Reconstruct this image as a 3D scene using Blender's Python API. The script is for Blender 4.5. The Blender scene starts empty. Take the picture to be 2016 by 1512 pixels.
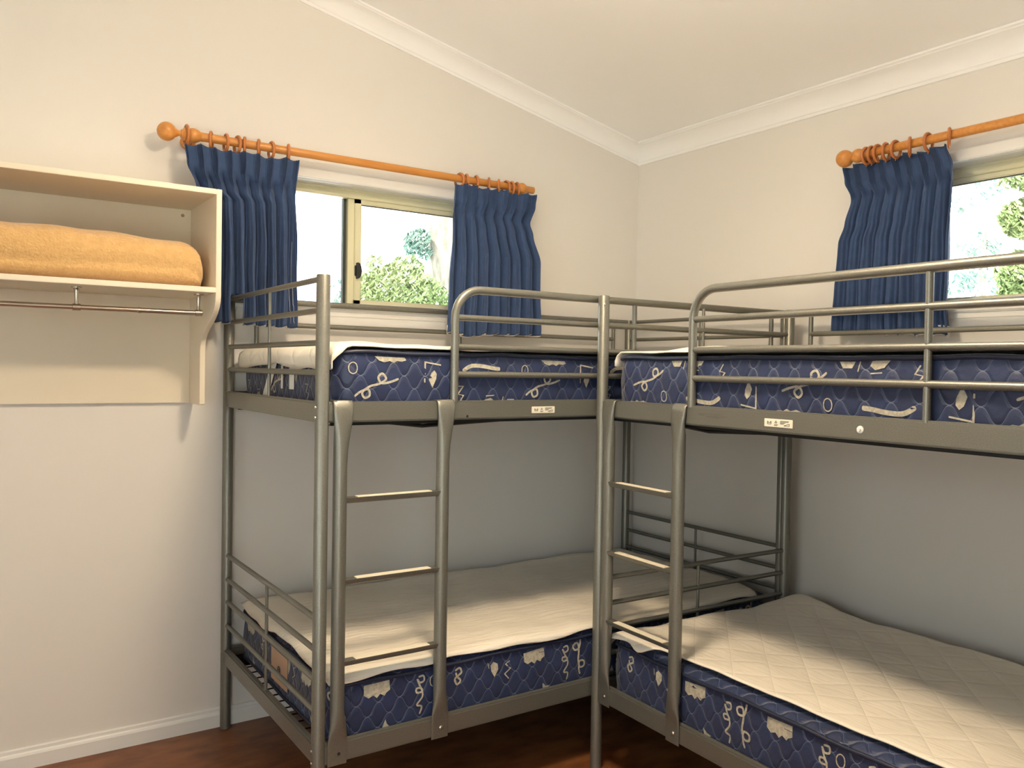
import bpy, bmesh, math, random
from math import sin, cos, pi, radians, atan2, sqrt
from mathutils import Vector, Matrix
random.seed(7)
sc = bpy.context.scene
C = bpy.context.collection

# ------------------------------------------------------------------ camera
CAM = (-0.8319, -2.172, 1.3421); YAW, PITCH, ROLL, FPX = -0.59, -0.0185, 0.0162, 1638.16
_f = Vector((-sin(YAW)*cos(PITCH), cos(YAW)*cos(PITCH), sin(PITCH)))
_r = Vector((cos(YAW), sin(YAW), 0)); _u = _r.cross(_f)
_r2 = _r*cos(ROLL) + _u*sin(ROLL); _u2 = -_r*sin(ROLL) + _u*cos(ROLL)
cd = bpy.data.cameras.new('camera'); cam = bpy.data.objects.new('camera', cd); C.objects.link(cam)
cd.sensor_fit = 'HORIZONTAL'; cd.sensor_width = 36; cd.lens = FPX/2016*36; cd.clip_start = .02
M = Matrix((_r2, _u2, -_f)).transposed().to_4x4(); M.translation = Vector(CAM)
cam.matrix_world = M; sc.camera = cam

# ------------------------------------------------------------------ light
w = bpy.data.worlds.new('world'); sc.world = w; w.use_nodes = True
bg = w.node_tree.nodes['Background']; bg.inputs[0].default_value = (.93, .95, .96, 1); bg.inputs[1].default_value = 4.6
sd = bpy.data.lights.new('sun', 'SUN'); sd.energy = 15; sd.angle = .02; sd.color = (1, .95, .85)
so = bpy.data.objects.new('sun', sd); C.objects.link(so); so.rotation_euler = (radians(38), 0, radians(-86)); so.location = (-3, -4, 8)
LAMP_STRENGTH = 122; LAMP_COLOR = (1, .78, .52)
sc.view_settings.view_transform = 'Standard'; sc.view_settings.look = 'None'
sc.view_settings.gamma = 1; sc.view_settings.use_curve_mapping = False; sc.view_settings.exposure = 0.53
cy = sc.cycles
cy.use_denoising = True; cy.max_bounces = 10; cy.diffuse_bounces = 6; cy.glossy_bounces = 4
cy.transparent_max_bounces = 16; cy.sample_clamp_indirect = 6; cy.caustics_reflective = False; cy.caustics_refractive = False

# ------------------------------------------------------------------ materials
def mat(name, col, rough=.5, metal=0, noise=None, bump=None, spec=.5, sheen=0, aniso=None):
    m = bpy.data.materials.new(name); m.use_nodes = True; nt = m.node_tree; b = nt.nodes['Principled BSDF']
    b.inputs['Base Color'].default_value = (*col, 1); b.inputs['Roughness'].default_value = rough
    b.inputs['Metallic'].default_value = metal; b.inputs['Specular IOR Level'].default_value = spec
    if sheen: b.inputs['Sheen Weight'].default_value = sheen; b.inputs['Sheen Roughness'].default_value = .5
    tc = nt.nodes.new('ShaderNodeTexCoord')
    if noise:  # (scale, colour2, contrast lo, hi)
        n = nt.nodes.new('ShaderNodeTexNoise'); n.inputs['Scale'].default_value = noise[0]; n.inputs['Detail'].default_value = 6
        mp = nt.nodes.new('ShaderNodeMapping'); nt.links.new(tc.outputs['Object'], mp.inputs[0])
        if aniso: mp.inputs['Scale'].default_value = aniso
        nt.links.new(mp.outputs[0], n.inputs[0])
        r = nt.nodes.new('ShaderNodeValToRGB'); nt.links.new(n.outputs[0], r.inputs[0])
        r.color_ramp.elements[0].position = noise[2]; r.color_ramp.elements[1].position = noise[3]
        r.color_ramp.elements[0].color = (*col, 1); r.color_ramp.elements[1].color = (*noise[1], 1)
        nt.links.new(r.outputs[0], b.inputs['Base Color'])
    if bump:
        n = nt.nodes.new('ShaderNodeTexNoise'); n.inputs['Scale'].default_value = bump[0]; n.inputs['Detail'].default_value = 5
        nt.links.new(tc.outputs['Object'], n.inputs[0])
        bp = nt.nodes.new('ShaderNodeBump'); bp.inputs['Strength'].default_value = bump[1]; bp.inputs['Distance'].default_value = bump[2]
        nt.links.new(n.outputs[0], bp.inputs['Height']); nt.links.new(bp.outputs[0], b.inputs['Normal'])
    return m

def math_node(nt, op, a, b=None, c=None):
    n = nt.nodes.new('ShaderNodeMath'); n.operation = op
    for i, v in enumerate((a, b, c)):
        if v is None: continue
        if isinstance(v, (int, float)): n.inputs[i].default_value = v
        else: nt.links.new(v, n.inputs[i])
    return n.outputs[0]

def quilt_mat():
    """navy damask with an ogee quilting stitch, drawn from the UV map (metres round the border)"""
    m = bpy.data.materials.new('navy_quilt'); m.use_nodes = True; nt = m.node_tree; b = nt.nodes['Principled BSDF']
    uv = nt.nodes.new('ShaderNodeUVMap'); uv.uv_map = 'UVMap'
    sp = nt.nodes.new('ShaderNodeSeparateXYZ'); nt.links.new(uv.outputs[0], sp.inputs[0])
    U, V = sp.outputs[0], sp.outputs[1]; P, S = .068, .0375
    wv = math_node(nt, 'MULTIPLY', math_node(nt, 'ADD', math_node(nt, 'SINE', math_node(nt, 'MULTIPLY', U, 2*pi/P)), math_node(nt, 'MULTIPLY', math_node(nt, 'SINE', math_node(nt, 'MULTIPLY', U, 6*pi/P)), .05)), S/2*1.02)
    d1 = math_node(nt, 'PINGPONG', math_node(nt, 'SUBTRACT', V, wv), S)
    d2 = math_node(nt, 'PINGPONG', math_node(nt, 'SUBTRACT', math_node(nt, 'ADD', V, wv), S), S)
    d = math_node(nt, 'MINIMUM', d1, d2)
    line = math_node(nt, 'LESS_THAN', d, .0011)
    mx = nt.nodes.new('ShaderNodeMixRGB'); nt.links.new(math_node(nt, 'MULTIPLY', line, .6), mx.inputs[0])
    no = nt.nodes.new('ShaderNodeTexNoise'); no.inputs['Scale'].default_value = 9; nt.links.new(uv.outputs[0], no.inputs[0])
    cr = nt.nodes.new('ShaderNodeValToRGB'); nt.links.new(no.outputs[0], cr.inputs[0])
    cr.color_ramp.elements[0].position = .35; cr.color_ramp.elements[1].position = .7
    cr.color_ramp.elements[0].color = (.010, .019, .066, 1); cr.color_ramp.elements[1].color = (.017, .032, .10, 1)
    nt.links.new(cr.outputs[0], mx.inputs[1]); mx.inputs[2].default_value = (.17, .22, .33, 1)
    nt.links.new(mx.outputs[0], b.inputs['Base Color'])
    b.inputs['Roughness'].default_value = .5; b.inputs['Sheen Weight'].default_value = .15
    h = math_node(nt, 'POWER', math_node(nt, 'MINIMUM', math_node(nt, 'MULTIPLY', d, 70), 1), .6)
    n2 = nt.nodes.new('ShaderNodeTexNoise'); n2.inputs['Scale'].default_value = 55; nt.links.new(uv.outputs[0], n2.inputs[0])
    h = math_node(nt, 'ADD', h, math_node(nt, 'MULTIPLY', n2.outputs[0], .5))
    bp = nt.nodes.new('ShaderNodeBump'); bp.inputs['Strength'].default_value = .6; bp.inputs['Distance'].default_value = .005
    nt.links.new(h, bp.inputs['Height']); nt.links.new(bp.outputs[0], b.inputs['Normal'])
    return m

def pad_mat(name, spacing, depth, crease):
    """white quilted protector: faint stitched diamonds and fine creases"""
    m = bpy.data.materials.new(name); m.use_nodes = True; nt = m.node_tree; b = nt.nodes['Principled BSDF']
    b.inputs['Base Color'].default_value = (.86, .80, .69, 1); b.inputs['Roughness'].default_value = .75
    b.inputs['Sheen Weight'].default_value = .1
    uv = nt.nodes.new('ShaderNodeUVMap'); uv.uv_map = 'UVMap'
    sp = nt.nodes.new('ShaderNodeSeparateXYZ'); nt.links.new(uv.outputs[0], sp.inputs[0])
    a = math_node(nt, 'PINGPONG', math_node(nt, 'ADD', sp.outputs[0], sp.outputs[1]), spacing)
    c = math_node(nt, 'PINGPONG', math_node(nt, 'SUBTRACT', sp.outputs[0], sp.outputs[1]), spacing)
    d = math_node(nt, 'MINIMUM', a, c)
    h = math_node(nt, 'POWER', math_node(nt, 'MINIMUM', math_node(nt, 'MULTIPLY', d, 40), 1), .5)
    mp = nt.nodes.new('ShaderNodeMapping'); mp.inputs['Scale'].default_value = (3, 26, 1); mp.inputs['Rotation'].default_value = (0, 0, .5)
    nt.links.new(uv.outputs[0], mp.inputs[0])
    n = nt.nodes.new('ShaderNodeTexNoise'); n.inputs['Scale'].default_value = 1.6; n.inputs['Detail'].default_value = 4; n.inputs['Distortion'].default_value = 1.2
    nt.links.new(mp.outputs[0], n.inputs[0])
    h2 = math_node(nt, 'ADD', math_node(nt, 'MULTIPLY', h, depth), math_node(nt, 'MULTIPLY', n.outputs[0], crease))
    bp = nt.nodes.new('ShaderNodeBump'); bp.inputs['Strength'].default_value = .7; bp.inputs['Distance'].default_value = .006
    nt.links.new(h2, bp.inputs['Height']); nt.links.new(bp.outputs[0], b.inputs['Normal'])
    return m

def glass_mat():
    m = bpy.data.materials.new('window_glass'); m.use_nodes = True; nt = m.node_tree; nt.nodes.clear()
    o = nt.nodes.new('ShaderNodeOutputMaterial'); t = nt.nodes.new('ShaderNodeBsdfTransparent'); g = nt.nodes.new('ShaderNodeBsdfGlossy')
    g.inputs['Roughness'].default_value = .02; t.inputs[0].default_value = (.96, .99, .97, 1)
    f = nt.nodes.new('ShaderNodeFresnel'); f.inputs[0].default_value = 1.45
    x = nt.nodes.new('ShaderNodeMixShader'); nt.links.new(f.outputs[0], x.inputs[0]); nt.links.new(t.outputs[0], x.inputs[1]); nt.links.new(g.outputs[0], x.inputs[2])
    nt.links.new(x.outputs[0], o.inputs[0]); return m

def emit_mat(name, col, s):
    m = bpy.data.materials.new(name); m.use_nodes = True; nt = m.node_tree; b = nt.nodes['Principled BSDF']
    b.inputs['Base Color'].default_value = (.9, .88, .82, 1)
    b.inputs['Emission Color'].default_value = (*col, 1); b.inputs['Emission Strength'].default_value = s; return m

WALL = mat('wall_paint', (.77, .75, .72), .7, bump=(180, .12, .0015))
CEIL = mat('ceiling_paint', (.915, .93, .95), .75, bump=(160, .1, .001))
TRIM = mat('gloss_trim_paint', (.80, .80, .79), .35)
FLOOR = mat('mottled_brown_vinyl', (.11, .035, .012), .42, noise=(7, (.26, .10, .035), .3, .72), bump=(60, .15, .001), aniso=(1, 2.2, 1))
METAL = mat('silver_grey_powder_coat', (.185, .185, .165), .40, .6, noise=(400, (.23, .23, .205), .4, .65), bump=(900, .08, .0004))
CHROME = mat('brushed_chrome', (.55, .5, .44), .22, 1)
BOLT = mat('zinc_bolt', (.7, .68, .62), .3, 1)
DARK = mat('black_hole', (.01, .01, .01), .8)
WIRE = mat('black_wire', (.02, .02, .02), .5, .5)
TREAD = mat('cream_tread_strip', (.80, .74, .60), .55)
LABEL = mat('cream_label', (.78, .74, .62), .5)
INK = mat('label_ink', (.12, .11, .10), .6)
LAMINATE = mat('cream_laminate', (.78, .71, .58), .38)
FLEECE = mat('tan_fleece', (.62, .38, .15), .95, noise=(60, (.70, .45, .19), .3, .7), bump=(140, .9, .006), sheen=.5)
WOOD = mat('honey_varnished_pine', (.52, .21, .045), .33, noise=(3, (.62, .28, .07), .3, .7), aniso=(2, 30, 30))
WOODR = mat('red_varnished_wood', (.40, .13, .035), .35, noise=(20, (.50, .18, .05), .3, .7))
NAVY = mat('navy_curtain_cotton', (.022, .050, .130), .85, noise=(35, (.030, .064, .165), .3, .7), bump=(700, .35, .001), sheen=.06)
HEM = mat('white_lining', (.75, .75, .74), .8)
PIPING = mat('dark_navy_piping', (.012, .018, .045), .45)
QUILT = quilt_mat()
MOTIF = mat('silver_woven_motif', (.36, .335, .27), .5, noise=(120, (.50, .47, .38), .4, .6), bump=(300, .3, .001))
TAG = mat('white_care_tag', (.75, .74, .70), .6)
PEACH = mat('satin_peach_label', (.52, .34, .22), .35)
TEAL = mat('teal_ribbon', (.05, .22, .28), .5)
PAD = pad_mat('white_quilted_protector', .075, .55, .6)
SHEET = pad_mat('crumpled_white_protector', 5.0, 0, 2.0)
ALU = mat('cream_aluminium_frame', (.72, .70, .50), .4)
GASKET_SHADE = mat('dark_gasket_and_shade', (.03, .04, .035), .6)
GLASS = glass_mat()
LATCH = mat('black_plastic_latch', (.02, .022, .03), .35)
BOUNCE_GROUND = mat('pale_bounce_ground', (.70, .70, .70), .9, noise=(3, (.78, .77, .74), .3, .7))  # ground made pale to bounce daylight up onto the ceiling
BARK = mat('pale_bark', (.21, .195, .165), .85, noise=(6, (.12, .11, .09), .45, .7), aniso=(3, 3, .6), bump=(20, .5, .02))
def leaf_mat(name, c, c2):
    m = mat(name, c, .6, noise=(1.6, c2, .35, .65)); return m
LEAF1 = leaf_mat('blue_green_leaves', (.07, .165, .14), (.12, .19, .15))
LEAF2 = leaf_mat('yellow_green_leaves', (.11, .17, .05), (.18, .22, .09))

# ------------------------------------------------------------------ helpers
def link_mesh(name, verts, faces, m, parent=None, smooth=35, mats=None, fm=None, uvs=None, recalc=True, loc=None, bevel=0):
    me = bpy.data.meshes.new(name); me.from_pydata([tuple(v) for v in verts], [], faces)
    for k in (mats or [m]): me.materials.append(k)
    if fm: me.polygons.foreach_set('material_index', fm)
    if uvs:
        ul = me.uv_layers.new(name='UVMap')
        for p in me.polygons:
            for li, vi in zip(p.loop_indices, p.vertices): ul.data[li].uv = uvs[vi]
    if recalc:
        bm = bmesh.new(); bm.from_mesh(me); bmesh.ops.recalc_face_normals(bm, faces=bm.faces[:]); bm.to_mesh(me); bm.free()
    if bevel:
        bm = bmesh.new(); bm.from_mesh(me)
        es = [e for e in bm.edges if len(e.link_faces) == 2 and e.calc_face_angle(0) > radians(50)]
        bmesh.ops.bevel(bm, geom=es, offset=bevel, segments=2, affect='EDGES', clamp_overlap=True); bm.to_mesh(me); bm.free()
    if smooth:
        me.shade_smooth(); me.set_sharp_from_angle(angle=radians(smooth))
    o = bpy.data.objects.new(name, me); C.objects.link(o)
    if parent: o.parent = parent
    if loc: o.location = loc
    return o

class MB:
    def __init__(s): s.v = []; s.f = []; s.m = []
    def add(s, vs, fs, mi=0):
        n = len(s.v); s.v += [Vector(x) for x in vs]; s.f += [tuple(i+n for i in f) for f in fs]; s.m += [mi]*len(fs)
    def box(s, x0, x1, y0, y1, z0, z1, mi=0):
        v = [(x, y, z) for z in (z0, z1) for y in (y0, y1) for x in (x0, x1)]
        s.add(v, [(0, 2, 3, 1), (4, 5, 7, 6), (0, 1, 5, 4), (2, 6, 7, 3), (0, 4, 6, 2), (1, 3, 7, 5)], mi)
    def tube(s, pts, r, n=12, mi=0, cap=True, closed=False):
        pts = [Vector(p) for p in pts]; rs = r if isinstance(r, (list, tuple)) else [r]*len(pts)
        k = len(pts); vs = []; prev = None
        for i, p in enumerate(pts):
            if closed: t = pts[(i+1) % k]-pts[i-1]
            else: t = pts[min(i+1, k-1)]-pts[max(i-1, 0)]
            t.normalize()
            a = prev if prev is not None else (Vector((0, 0, 1)) if abs(t.z) < .9 else Vector((1, 0, 0)))
            a = (a - t*a.dot(t)).normalized(); prev = a; b = t.cross(a)
            for j in range(n):
                an = 2*pi*j/n; vs.append(p + (a*cos(an)+b*sin(an))*rs[i])
        fs = []
        for i in range(k if closed else k-1):
            i2 = (i+1) % k
            for j in range(n): fs.append((i*n+j, i*n+(j+1) % n, i2*n+(j+1) % n, i2*n+j))
        if cap and not closed: fs += [tuple(range(n)), tuple(range((k-1)*n, k*n))]
        s.add(vs, fs, mi)
    def lathe(s, prof, axis, org, n=24, mi=0):
        """prof: (distance along axis, radius)"""
        ax = Vector(axis).normalized(); a = (Vector((0, 0, 1)) if abs(ax.z) < .9 else Vector((1, 0, 0))); a = (a-ax*a.dot(ax)).normalized(); b = ax.cross(a)
        vs = []; o = Vector(org)
        for d, r in prof:
            for j in range(n): vs.append(o+ax*d+(a*cos(2*pi*j/n)+b*sin(2*pi*j/n))*max(r, 1e-5))
        fs = [(i*n+j, i*n+(j+1) % n, (i+1)*n+(j+1) % n, (i+1)*n+j) for i in range(len(prof)-1) for j in range(n)]
        fs += [tuple(range(n)), tuple(range((len(prof)-1)*n, len(prof)*n))]
        s.add(vs, fs, mi)
    def prism(s, poly, fn, mi=0):
        """poly 2D list; fn(p, k) k in 0,1 -> 3D"""
        n = len(poly); vs = [fn(p, 0) for p in poly]+[fn(p, 1) for p in poly]
        fs = [tuple(range(n)), tuple(range(n, 2*n))]+[(i, (i+1) % n, n+(i+1) % n, n+i) for i in range(n)]
        s.add(vs, fs, mi)
    def build(s, name, m, parent=None, smooth=35, mats=None, bevel=0, loc=None):
        return link_mesh(name, s.v, s.f, m, parent, smooth, mats, s.m if mats else None, bevel=bevel, loc=loc)

def thing(name, label, cat, loc=(0, 0, 0), rz=0, group=None):
    o = bpy.data.objects.new(name, None); C.objects.link(o); o.empty_display_size = .1
    o.location = loc; o.rotation_euler = (0, 0, rz); tag(o, label, cat, group); return o
def tag(o, label, cat, group=None, kind=None):
    o['label'] = label; o['category'] = cat
    if group: o['group'] = group
    if kind: o['kind'] = kind
    return o
def struct(o): o['kind'] = 'structure'; return o
def copy_tree(o, parent=None):
    c = o.copy(); C.objects.link(c); c.parent = parent
    for ch in list(o.children): copy_tree(ch, c)
    return c

# ------------------------------------------------------------------ room
XW, YW = 2.015, .97; XL, YF = -2.4, -3.1
def zc(x): return 2.445+(XW-x)*.212
W1 = (.04, 1.08, 1.575, 2.07)         # window 1: x0 x1 z0 z1
W2 = (-1.55, -.42, 1.575, 2.075)       # window 2: y0 y1 z0 z1
def wall_prism(name, poly_rects, fn):
    b = MB()
    for poly in poly_rects: b.prism(poly, fn)
    return struct(b.build(name, WALL, smooth=0))
t = .14
fnb = lambda p, k: (p[0], YW + k*t, p[1])
wall_prism('wall_back', [
    [(XL-t, 0), (W1[0], 0), (W1[0], zc(W1[0])), (XL-t, zc(XL-t))],
    [(W1[1], 0), (XW+t, 0), (XW+t, zc(XW+t)), (W1[1], zc(W1[1]))],
    [(W1[0], 0), (W1[1], 0), (W1[1], W1[2]), (W1[0], W1[2])],
    [(W1[0], W1[3]), (W1[1], W1[3]), (W1[1], zc(W1[1])), (W1[0], zc(W1[0]))]], fnb)
fnr = lambda p, k: (XW + k*t, p[0], p[1])
zr = zc(XW)+.01
wall_prism('wall_right', [
    [(YF-t, 0), (W2[0], 0), (W2[0], zr), (YF-t, zr)], [(W2[1], 0), (YW+.002, 0), (YW+.002, zr), (W2[1], zr)],
    [(W2[0], 0), (W2[1], 0), (W2[1], W2[2]), (W2[0], W2[2])], [(W2[0], W2[3]), (W2[1], W2[3]), (W2[1], zr), (W2[0], zr)]], fnr)
W3 = (-2.6, -.8, .9, 2.1)              # unseen window, added in the left wall to let in side daylight
wall_prism('wall_left', [[(YF-t, 0), (W3[0], 0), (W3[0], zc(XL)), (YF-t, zc(XL))], [(W3[1], 0), (YW+.002, 0), (YW+.002, zc(XL)), (W3[1], zc(XL))],
    [(W3[0], 0), (W3[1], 0), (W3[1], W3[2]), (W3[0], W3[2])], [(W3[0], W3[3]), (W3[1], W3[3]), (W3[1], zc(XL)), (W3[0], zc(XL))]], lambda p, k: (XL - k*t, p[0], p[1]))
DX0, DX1, DZ = -2.2, -1.1, 2.05      # unseen glazed opening, added behind the camera for ambient daylight
wall_prism('wall_front', [[(XL, 0), (DX0, 0), (DX0, zc(DX0)), (XL, zc(XL))], [(DX1, 0), (XW, 0), (XW, zc(XW)), (DX1, zc(DX1))], [(DX0, DZ), (DX1, DZ), (DX1, zc(DX1)), (DX0, zc(DX0))]], lambda p, k: (p[0], YF - k*t, p[1]))
b = MB(); b.box(XL-t, XW+t, YF-t, YW+t, -.12, 0); struct(b.build('floor', FLOOR, smooth=0))
b = MB(); b.prism([(XL-t-.3, zc(XL-t-.3)), (XW+t+.3, zc(XW+t+.3)), (XW+t+.3, zc(XW+t+.3)+.12), (XL-t-.3, zc(XL-t-.3)+.12)], lambda p, k: (p[0], (YF-t-.2) if k else YW+t+.3, p[1]))
struct(b.build('ceiling', CEIL, smooth=0))
b = MB()
for (x0, x1, z0, z1) in ((DX0, DX1, DZ-.05, DZ), (DX0, DX1, 0, .03), (DX0, DX0+.05, 0, DZ), (DX1-.05, DX1, 0, DZ), (DX0, DX1, 1.0, 1.05)): b.box(x0, x1, YF-.09, YF-.04, z0, z1)
door = struct(b.build('added_door_1', ALU, smooth=0))
b = MB(); b.box(DX0+.05, DX1-.05, YF-.07, YF-.064, .03, DZ-.05); b.build('pane', GLASS, door, smooth=0)
# cornices
prof = [(0, -.078), (.007, -.078), (.009, -.068)]
for i in range(9):
    a = i/8*pi/2; prof.append((.066-.054*cos(a)+0, -.012-.054*(1-sin(a))))
prof += [(.068, -.009), (.076, -.007), (.076, .0)]
b = MB(); b.prism(prof+[(0, .004)], lambda p, k: ((XL if k else XW), YW-p[0], zc(XL if k else XW)+p[1])); struct(b.build('trim_1', CEIL, smooth=30))
b = MB(); b.prism(prof+[(0, .012)], lambda p, k: (XW-p[0], (YF if k else YW), zc(XW-p[0])+p[1]-.001)); struct(b.build('trim_2', CEIL, smooth=30))
# skirting
sk = [(0, 0), (.015, 0), (.015, .045), (.012, .052), (.008, .056), (.007, .066), (0, .069)]
b = MB(); b.prism(sk, lambda p, k: ((XL if k else XW), YW-p[0], p[1])); struct(b.build('baseboard_back', TRIM, smooth=20))
b = MB(); b.prism(sk, lambda p, k: (XW-p[0], (YF if k else YW-.015), p[1])); struct(b.build('baseboard_right', TRIM, smooth=20))
b = MB(); b.prism(sk, lambda p, k: (XL+p[0], (YF if k else YW-.015), p[1])); struct(b.build('baseboard_left', TRIM, smooth=20))

# windows: local frame a along wall, d outwards, z
def window(name, fn, a0, a1, z0, z1, mull, flip=False):
    root = bpy.data.objects.new(name, None); C.objects.link(root); struct(root); root.location = fn((a0+a1)/2, 0, z0)
    L = Vector(root.location)
    def B(rects, nm, m, par, bev=0):
        b = MB()
        for (p0, p1, d0, d1, q0, q1) in rects:
            c = [fn(p, d, q) for q in (q0, q1) for d in (d0, d1) for p in (p0, p1)]
            b.add([Vector(v)-L for v in c], [(0, 2, 3, 1), (4, 5, 7, 6), (0, 1, 5, 4), (2, 6, 7, 3), (0, 4, 6, 2), (1, 3, 7, 5)])
        return b.build(nm, m, par, smooth=30, bevel=bev)
    aw = .036
    # architrave (two steps) and reveal lining
    B([(a0-aw, a1+aw, -.012, .001, z1-.002, z1+aw), (a0-aw, a0+.002, -.012, .001, z0-.03, z1), (a1-.002, a1+aw, -.012, .001, z0-.03, z1),
       (a0-.01, a1+.01, -.020, .001, z1-.004, z1+.010), (a0-.01, a0+.004, -.020, .001, z0, z1), (a1-.004, a1+.01, -.020, .001, z0, z1)], 'architrave', TRIM, root, .003)
    B([(a0-.001, a1+.001, 0, .085, z1-.006, z1+.0), (a0-.0, a0+.006, 0, .085, z0, z1), (a1-.006, a1, 0, .085, z0, z1)], 'reveal_lining', TRIM, root)
    B([(a0-.02, a1+.02, -.024, .085, z0-.018, z0+.002)], 'window_sill', TRIM, root, .004)
    B([(a0-.01, a1+.01, -.012, .001, z0-.075, z0-.018), (a0-.01, a1+.01, -.016, .001, z0-.040, z0-.018)], 'apron', TRIM, root, .003)
    d0, d1 = .075, .135; fw = .040
    B([(a0, a1, d0, d1, z1-fw, z1-.004), (a0, a1, d0, d1, z0, z0+.018), (a0, a0+.03, d0, d1, z0, z1), (a1-.03, a1, d0, d1, z0, z1),
       (a0, a1, d0-.006, d0+.01, z1-.014, z1-.006)], 'window_frame', ALU, root, .002)
    # fixed mullion + sliding sash
    mf = B([(mull, mull+.028, d0+.012, d1, z0+.018, z1-fw)], 'mullion', ALU, root, .002)
    B([(mull-.013, mull-.001, d0+.03, d1-.01, z0+.018, z1-fw)], 'gasket_and_shade', GASKET_SHADE, mf)  # dark strip standing in for the shadow gap beside the mullion
    s0, s1 = mull+.028, a1-.03; q0, q1 = z0+.018, z1-fw
    sw = .028
    sash = B([(s0, s0+sw, d0+.004, d0+.03, q0, q1), (s1-sw, s1, d0+.004, d0+.03, q0, q1), (s0, s1, d0+.004, d0+.03, q0, q0+.024), (s0, s1, d0+.004, d0+.03, q1-.020, q1)], 'sash', ALU, root, .003)
    B([(s0+sw-.002, s0+sw+.003, d0+.012, d0+.022, q0+.024, q1-.020), (s0+sw, s1-sw, d0+.012, d0+.022, q1-.023, q1-.020), (s0+sw, s1-sw, d0+.012, d0+.022, q0+.022, q0+.025)], 'gasket_and_shade', GASKET_SHADE, sash)
    B([(s0+sw, s1-sw, d0+.015, d0+.019, q0+.022, q1-.018)], 'pane', GLASS, sash)
    B([(a0+.028, mull-.002, d0+.045, d0+.049, q0-.004, q1+.004)], 'pane', GLASS, root)
    return root, L, fn, d0, q0, q1
win1, L1, fn1, d0, q0, q1 = window('window_1', lambda a, d, z: (a, YW+d, z), *W1, .507)
# latch on the sash stile: backing plate and curved grip
b = MB(); c = Vector((.549, YW+d0+.002, 1.735))-L1
b.box(c.x-.014, c.x-.004, c.y-.004, c.y+.004, c.z-.022, c.z+.022)
lat = b.build('latch', LATCH, win1, bevel=.002)
b = MB()
pr = [(0, -.034), (.010, -.030), (.017, -.016), (.019, 0), (.017, .016), (.010, .030), (0, .034)]
b.prism([(x-.012, z) for x, z in pr], lambda p, k: (c.x+p[0]+.004, c.y+(-.018 if k else .004), c.z+p[1]), )
b.prism([(x*.6-.012, z*.8) for x, z in pr], lambda p, k: (c.x+p[0]+.004, c.y+(-.024 if k else -.016), c.z+p[1]), )
b.build('latch_grip', LATCH, lat, bevel=.002)
window('window_2', lambda a, d, z: (XW+d, a, z), *W2, -1.0)
window('added_window_3', lambda a, d, z: (XL-d, a, z), *W3, -1.7)

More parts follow.
